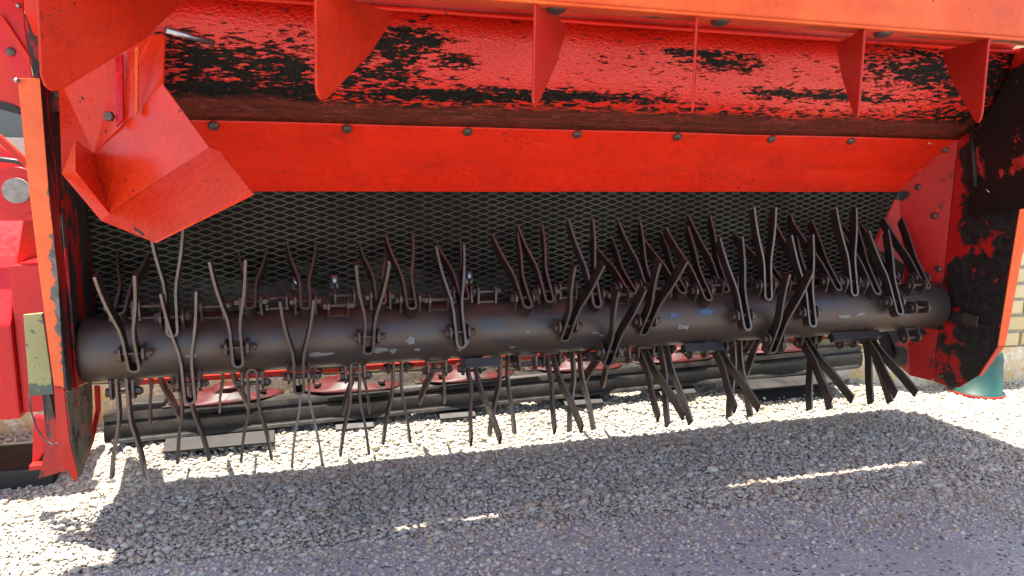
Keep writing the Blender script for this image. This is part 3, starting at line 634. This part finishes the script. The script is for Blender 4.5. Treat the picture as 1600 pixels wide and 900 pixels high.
for i, x in enumerate((.285, .655, 1.045, 1.435, 1.835, 2.235)):
    d = bpy.data.objects.new('cutting_disc', DM); C.objects.link(d); d.parent = mower; d.matrix_parent_inverse = world_loc(mower).inverted()
    q = Matrix.Translation((x, .40, .168+.019*x)) @ Matrix.Rotation(R((8, -6, 4, -8, 5, 0)[i]), 4, 'Z') @ Matrix.Rotation(R(-4), 4, 'X'); d.matrix_basis = q
    for sx in (-1, 1):
        for nm, me, lx, ly, lz_ in (('disc_bolt', DBM, .10*sx, -.03, .012), ('blade', BLM, .11*sx, .0, .0)):
            b = bpy.data.objects.new(nm, me); C.objects.link(b); b.parent = d; b.matrix_basis = Matrix.Translation((lx, ly, lz_)) @ Matrix.Rotation(0 if sx > 0 else math.pi, 4, 'Z')
    hb = tube('disc_hub', [(x, .40, .120), (x, .40, .172+.019*x)], .05, M['black'], mower, 20)
for x0_, x1_, big in ((.165, .385, 1), (.60, .72, 0), (.93, 1.05, 0), (1.36, 1.50, 0), (1.72, 1.86, 0), (2.08, 2.42, 1)):
    if big:
        dz = .019*x0_; sk = prism('skid_shoe', [(.262, .018), (.252, .026), (.262, .050), (.34, .078+dz), (.38, .078+dz), (.38, .018)], x0_, x1_, M['black'], .003)
        prism('skid_upper_plate', [(.25, .062+dz), (.25, .068+dz), (.335, .084+dz), (.335, .076+dz)], x0_-.05, x1_+.035, M['black'], .001)
    else: dz = .019*x0_; prism('skid_shoe', [(.30, .056+dz), (.297, .063+dz), (.335, .080+dz), (.38, .080+dz), (.38, .056+dz)], x0_, x1_, M['black'], .003)
    place_mesh('shoe_bolt', dome_bolt_mesh(.009, .008, True), Vector(((x0_+x1_)/2, .331, .085+dz)), (0, -1, .2), mower, M['bolt'])
for o in [q for q in bpy.data.objects if q.name.split('.')[0] in ('cutter_bar', 'cutter_bar_lip', 'cutter_bar_bed')]:   # the bar rises a little towards the right
    for v in o.data.vertices: v.co.z += .019*v.co.x
plate('dark_end_plate', [at(1335, 378, Y=.115), at(1392, 398, Y=.115), at(1452, 441, Y=.115), at(1458, 505, Y=.115), at(1440, 560, Y=.115), at(1385, 560, Y=.115), at(1350, 470, Y=.115)], .006, M['black'], mower)  # black plate carried down over the dark area at the tube end
# small parts beside the left disc and hanging lug blocks
box('disc_guard', (.02, .36, .146), (.11, .44, .185), M['black'], mower, .006)
box('bearing_block', (.03, .16, .29), (.085, .24, .42), steel('cast_grey', base=(.22, .2, .17), rust=(.2, .15, .1), metal=.1, rough=.6), mower, .005)
for x in (.50, .60, .98): tube('grease_fitting', [(x, .11, .55), (x, .11, .585)], .012, M['rod'], mower, 12)

# --- straw bits stuck to the hood
for px, py, X, Y in ((270, 131, None, -.02), (1504, 168, None, -.08), (1410, 198, None, -.015), (1543, 298, XR-.037, None), (1590, 128, None, -.2), (1453, 224, None, -.01)):
    p = at(px, py, X=X) if X else at(px, py, Y=Y-.01)
    a = random.uniform(-.5, .8); d_ = Vector((math.cos(a)*.006, 0, math.sin(a)*.006)) if not X else Vector((0, .006, .004))
    tube('straw_piece', [p-d_, p+d_], .0012, M['straw'], mower, 5)

# ------------------------------------------------------------ ground
def sheet(name, pts, mat, z):
    o = link(name, mesh([(x, y, z) for x, y in pts], [tuple(range(len(pts)))]), mat); o['kind'] = 'structure'; return o
sheet('ground', [(-60, -60), (60, -60), (60, 60), (-60, 60)], M['bed'], 0)
sheet('asphalt_road', [(-60, -60), (60, -60), (60, -1.2), (3.4, -.62), (2.1, -.42), (1.1, -.33), (.3, -.28), (-.2, -.27), (-1.2, -.3), (-60, -1)], M['asphalt'], .004)

def sm(t): t = np.clip(t, 0, 1); return t*t*(3-2*t)
def bank(x, y): return .066*sm((np.asarray(y)-.14)/.20)*sm((np.asarray(x)+.25)/.35)*(1-sm((np.asarray(x)-2.45)/.5))
gx, gy = np.meshgrid(np.linspace(-.4, 3.2, 73), np.linspace(.08, .80, 19)); gz = bank(gx, gy)+.003
bv = np.stack([gx.ravel(), gy.ravel(), gz.ravel()], -1).tolist(); bf = [(j*73+i, j*73+i+1, (j+1)*73+i+1, (j+1)*73+i) for j in range(18) for i in range(72)]
bo = link('added_gravel_bank', mesh(bv, bf), M['bed'], smooth=True); bo['kind'] = 'structure'  # bed raised here to keep the cutter bar's shadow hidden beneath it
def ico():
    bm = bmesh.new(); bmesh.ops.create_icosphere(bm, subdivisions=1, radius=1); v = np.array([x.co[:] for x in bm.verts]); f = np.array([[y.index for y in x.verts] for x in bm.faces]); bm.free(); return v, f
def ico2():
    bm = bmesh.new(); bmesh.ops.create_icosphere(bm, subdivisions=2, radius=1); v = np.array([x.co[:] for x in bm.verts]); f = np.array([[y.index for y in x.verts] for x in bm.faces]); bm.free(); return v, f
WD = Vector((1, -.098, 0)).normalized(); W0 = Vector((3.42, .352, 0))      # wall base line
def wall_y(x): return W0.y+(x-W0.x)*WD.y/WD.x
def boundary(x): return np.interp(x, [-1.5, -.2, .3, 1.1, 2.1, 3.4, 6], [-.22, -.2, -.22, -.27, -.37, -.57, -.9])
def scatter(name, n, xr, yr, size, fade, geo, zoff=0, seed=1, smooth=True, mode='gravel'):
    g = np.random.default_rng(seed); X = g.uniform(*xr, n); Y = g.uniform(*yr, n); S = size*np.exp(g.normal(0, .28, n))
    b = boundary(X)+.05*np.sin(X*5)+g.normal(0, .03, n)
    keep = Y < wall_y(X)-.005
    p = np.clip((Y-(b-fade))/fade, 0, 1) if mode == 'gravel' else np.ones(n)
    keep &= g.random(n) < p**1.6
    X, Y, S = X[keep], Y[keep], S[keep]; k = len(X)
    v, f = geo; a = g.uniform(0, 2*np.pi, k); sx = S*g.uniform(.8, 1.35, k); sy = S*g.uniform(.7, 1.0, k); sz = S*g.uniform(.45, .75, k)
    jit = 1+g.normal(0, .10, (k, len(v)))
    lx, ly, lz = v[None, :, 0]*sx[:, None]*jit, v[None, :, 1]*sy[:, None]*jit, v[None, :, 2]*sz[:, None]*jit
    tl = g.normal(0, .35, k)[:, None]; ly2 = ly*np.cos(tl)-lz*np.sin(tl); lz2 = ly*np.sin(tl)+lz*np.cos(tl)
    ca, sa = np.cos(a)[:, None], np.sin(a)[:, None]
    hz = g.uniform(-.2, .9, k)*S*.55+zoff
    P = np.stack([lx*ca-ly2*sa+X[:, None], lx*sa+ly2*ca+Y[:, None], lz2+hz[:, None]+bank(X, Y)[:, None]], -1).reshape(-1, 3)
    Fc = (f[None]+(np.arange(k)*len(v))[:, None, None]).reshape(-1, 3)
    me = bpy.data.meshes.new(name); me.vertices.add(len(P)); me.vertices.foreach_set('co', P.ravel().astype('f4'))
    me.loops.add(Fc.size); me.loops.foreach_set('vertex_index', Fc.ravel().astype('i4'))
    me.polygons.add(len(Fc)); me.polygons.foreach_set('loop_start', (np.arange(len(Fc))*3).astype('i4')); me.polygons.foreach_set('loop_total', np.full(len(Fc), 3, 'i4'))
    me.polygons.foreach_set('use_smooth', np.full(len(Fc), smooth)); me.update(calc_edges=True)
    o = link(name, me, M['pebble']); o['kind'] = 'stuff'; o['label'] = 'pale river gravel lying thick along the brick wall and thinning onto the asphalt' ; return o
gr = scatter('gravel', 135000, (-.75, 3.9), (-.68, .72), .0047, .42, ico(), .003, 3)
gr2 = scatter('gravel', 7000, (-.7, 3.6), (-.55, .5), .0072, .16, ico2(), .004, 5)
gr3 = scatter('gravel', 6000, (-.8, 3.6), (-1.0, -.15), .0036, .3, ico(), .003, 8, mode='any')
for o, l in ((gr, 'pale river gravel covering the strip beside the wall'), (gr2, 'larger rounded pebbles mixed through the gravel strip'), (gr3, 'loose tiny stones lying out on the dark asphalt')): o['label'] = l; o['category'] = 'gravel'
# tiny weeds
def tuft(p, label, sd_):
    g = random.Random(sd_); bm = bmesh.new()
    for k in range(9):
        a = g.uniform(0, 6.28); l = g.uniform(.012, .028); d = Vector((math.cos(a), math.sin(a), 0)); s1 = Vector((-d.y, d.x, 0))*.0016
        q = p+d*.003; tip = q+d*l*.7+Vector((0, 0, l*.7)); mid = q+d*l*.3+Vector((0, 0, l*.5))
        v0, v1, v2, v3, v4 = [bm.verts.new(x) for x in (q-s1, q+s1, mid+s1, mid-s1, tip)]
        bm.faces.new((v0, v1, v2, v3)); bm.faces.new((v3, v2, v4))
    o = link('weed', finish(bm), M['grass']); tag(o, label, 'weed', 'small weeds in the gravel')
tuft(at(165, 724, Z=.006), 'tiny green weed in sunlit gravel behind the left guard plate', 1)
tuft(at(160, 775, Z=.006), 'tiny green weed in sunlit gravel in front of the left guard plate', 2)
tuft(at(483, 699, Z=.006), 'tiny green weed in sunlit gravel beneath the rotor, right of the left skid shoe', 3)
st_ = link('dark_stone', bpy.data.meshes.new('m'), None); bm = bmesh.new(); bmesh.ops.create_icosphere(bm, subdivisions=2, radius=.011)
for v in bm.verts: v.co = Vector((v.co.x*1.3, v.co.y, v.co.z*.7))*(1+.25*noise.noise(v.co*90))
bm.to_mesh(st_.data); bm.free(); st_.data.materials.append(steel('brown_stone', base=(.09, .05, .035), rust=(.12, .07, .05), metal=0, rough=.8)); st_.location = at(197, 749, Z=.012); tag(st_, 'dark brown stone alone on the sunlit gravel left of the shadow', 'stone')

# ------------------------------------------------------------ brick wall of the building
ang = math.atan2(WD.y, WD.x); WM = Matrix.Translation(W0) @ Matrix.Rotation(ang, 4, 'Z')     # local x along the wall, +y into it
wall = bpy.data.objects.new('brick_wall', None); C.objects.link(wall); wall.matrix_world = WM; setw(wall, WM)
tag(wall, 'yellow brick farm building wall on a pebbledash plinth, close behind the mower', 'wall')
PH = .158; BW, BH, J = .228, .055, .013
wx0, wx1 = -1.62, -.0
box('plinth', (-6.5, -.004, -.1), (5, .25, PH), M['plinth'], wall, .004, WM)
# window opening at the far left
wn0, wn1, wz0, wz1 = -4.62, -3.665, .90, 1.75
def mort(lo, hi): box('mortar', lo, hi, M['mortar'], wall, 0, WM)
mort((-6.5, .012, PH), (wn0, .24, 1.96)); mort((wn1, .012, PH), (5, .24, 1.96)); mort((wn0, .012, PH), (wn1, .24, wz0)); mort((wn0, .012, wz1), (wn1, .24, 1.96))
bm = bmesh.new(); box_bm(bm, (0, 0, 0), (BW, .1, BH)); BM_ = finish(bm, .003, 1); BM_.materials.append(M['brick'])
bm = bmesh.new(); box_bm(bm, (0, 0, 0), (BW/2-J/2, .1, BH)); BMh = finish(bm, .003, 1); BMh.materials.append(M['brick'])
cells = []
row = 0; z = PH+.006
while z+BH < 1.96:
    off = (row % 2)*(BW+J)/2+((row//2) % 2)*.0; i = 0; x = -6.5-off
    while x < 4.8:
        half = (row % 4 == 3)  # courses of headers now and then
        wdt = BW if not half else BW
        if not (x+BW > wn0 and x < wn1 and z+BH > wz0-.02 and z < wz1+.02): cells.append((x, z))
        x += BW+J
    row += 1; z += BH+J
def score(c):
    x, z = c; a = abs(x-.1) if x > -.5 else 2+abs(x+2.6)*.8
    return a+max(0, z-.6)*1.2
cells.sort(key=score)
near, far = cells[:280], cells[280:]
g = random.Random(9)
for x, z in near:
    o = bpy.data.objects.new('brick', BM_); C.objects.link(o); o.parent = wall
    o.matrix_basis = Matrix.Translation((x, g.uniform(-.002, .002), z)) @ Matrix.Rotation(R(g.uniform(-.3, .3)), 4, 'Y')
bm = bmesh.new()
for x, z in far: dy = g.uniform(-.002, .002); box_bm(bm, (x, dy, z), (x+BW, dy+.05, z+BH), WM)
fb = link('brick', finish(bm), M['brick'], wall, kind='stuff')
wn = box('window_frame', (wn0, .03, wz0), (wn0+.06, .12, wz1), M['frame'], wall, .003, WM)
for lo, hi in (((wn1-.06, .03, wz0), (wn1, .12, wz1)), ((wn0+.06, .03, wz0), (wn1-.06, .12, wz0+.06)), ((wn0+.06, .03, wz1-.06), (wn1-.06, .12, wz1)), ((wn0+.45, .04, wz0+.06), (wn0+.49, .11, wz1-.06))): box('window_frame', lo, hi, M['frame'], wall, .003, WM)
box('window_pane', (wn0+.06, .07, wz0+.06), (wn0+.45, .076, wz1-.06), M['glass'], wall, 0, WM)
box('window_pane', (wn0+.49, .07, wz0+.06), (wn1-.06, .076, wz1-.06), M['glass'], wall, 0, WM)
box('eaves_board', (-6.5, -.01, 1.962), (5, .26, 2.01), M['frame'], wall, .004, WM)

# ------------------------------------------------------------ green bucket upside down beside the wall
gp = at(1526, 604, Y=.27); bm = bmesh.new(); n = 40
prof_ = [(.092, 0), (.098, .003), (.098, .012), (.090, .014), (.080, .15), (.076, .17), (.07, .175)]
rings = [[bm.verts.new((math.cos(2*math.pi*k/n)*r, math.sin(2*math.pi*k/n)*r, h)) for k in range(n)] for r, h in prof_]
for i in range(len(rings)-1):
    for k in range(n): bm.faces.new((rings[i][k], rings[i][(k+1) % n], rings[i+1][(k+1) % n], rings[i+1][k]))
bm.faces.new(rings[-1]); me = finish(bm)
bk = bpy.data.objects.new('bucket', None); C.objects.link(bk); bk.location = (gp.x, .27, .006); setw(bk, Matrix.Translation(bk.location)); tag(bk, 'teal green plastic bucket upside down between the mower end panel and the wall', 'bucket')
b_ = bpy.data.objects.new('bucket_shell', me); C.objects.link(b_); me.materials.append(M['green']); b_.parent = bk
for p in me.polygons: p.use_smooth = len(p.vertices) == 4
bm = bmesh.new(); tube_bm(bm, [(math.cos(a)*.098, math.sin(a)*.098, .006) for a in [2*math.pi*k/32 for k in range(33)]], .0035, 6); rm = finish(bm); rm.materials.append(M['vane']); r_o = bpy.data.objects.new('bucket_rim', rm); C.objects.link(r_o); r_o.parent = bk
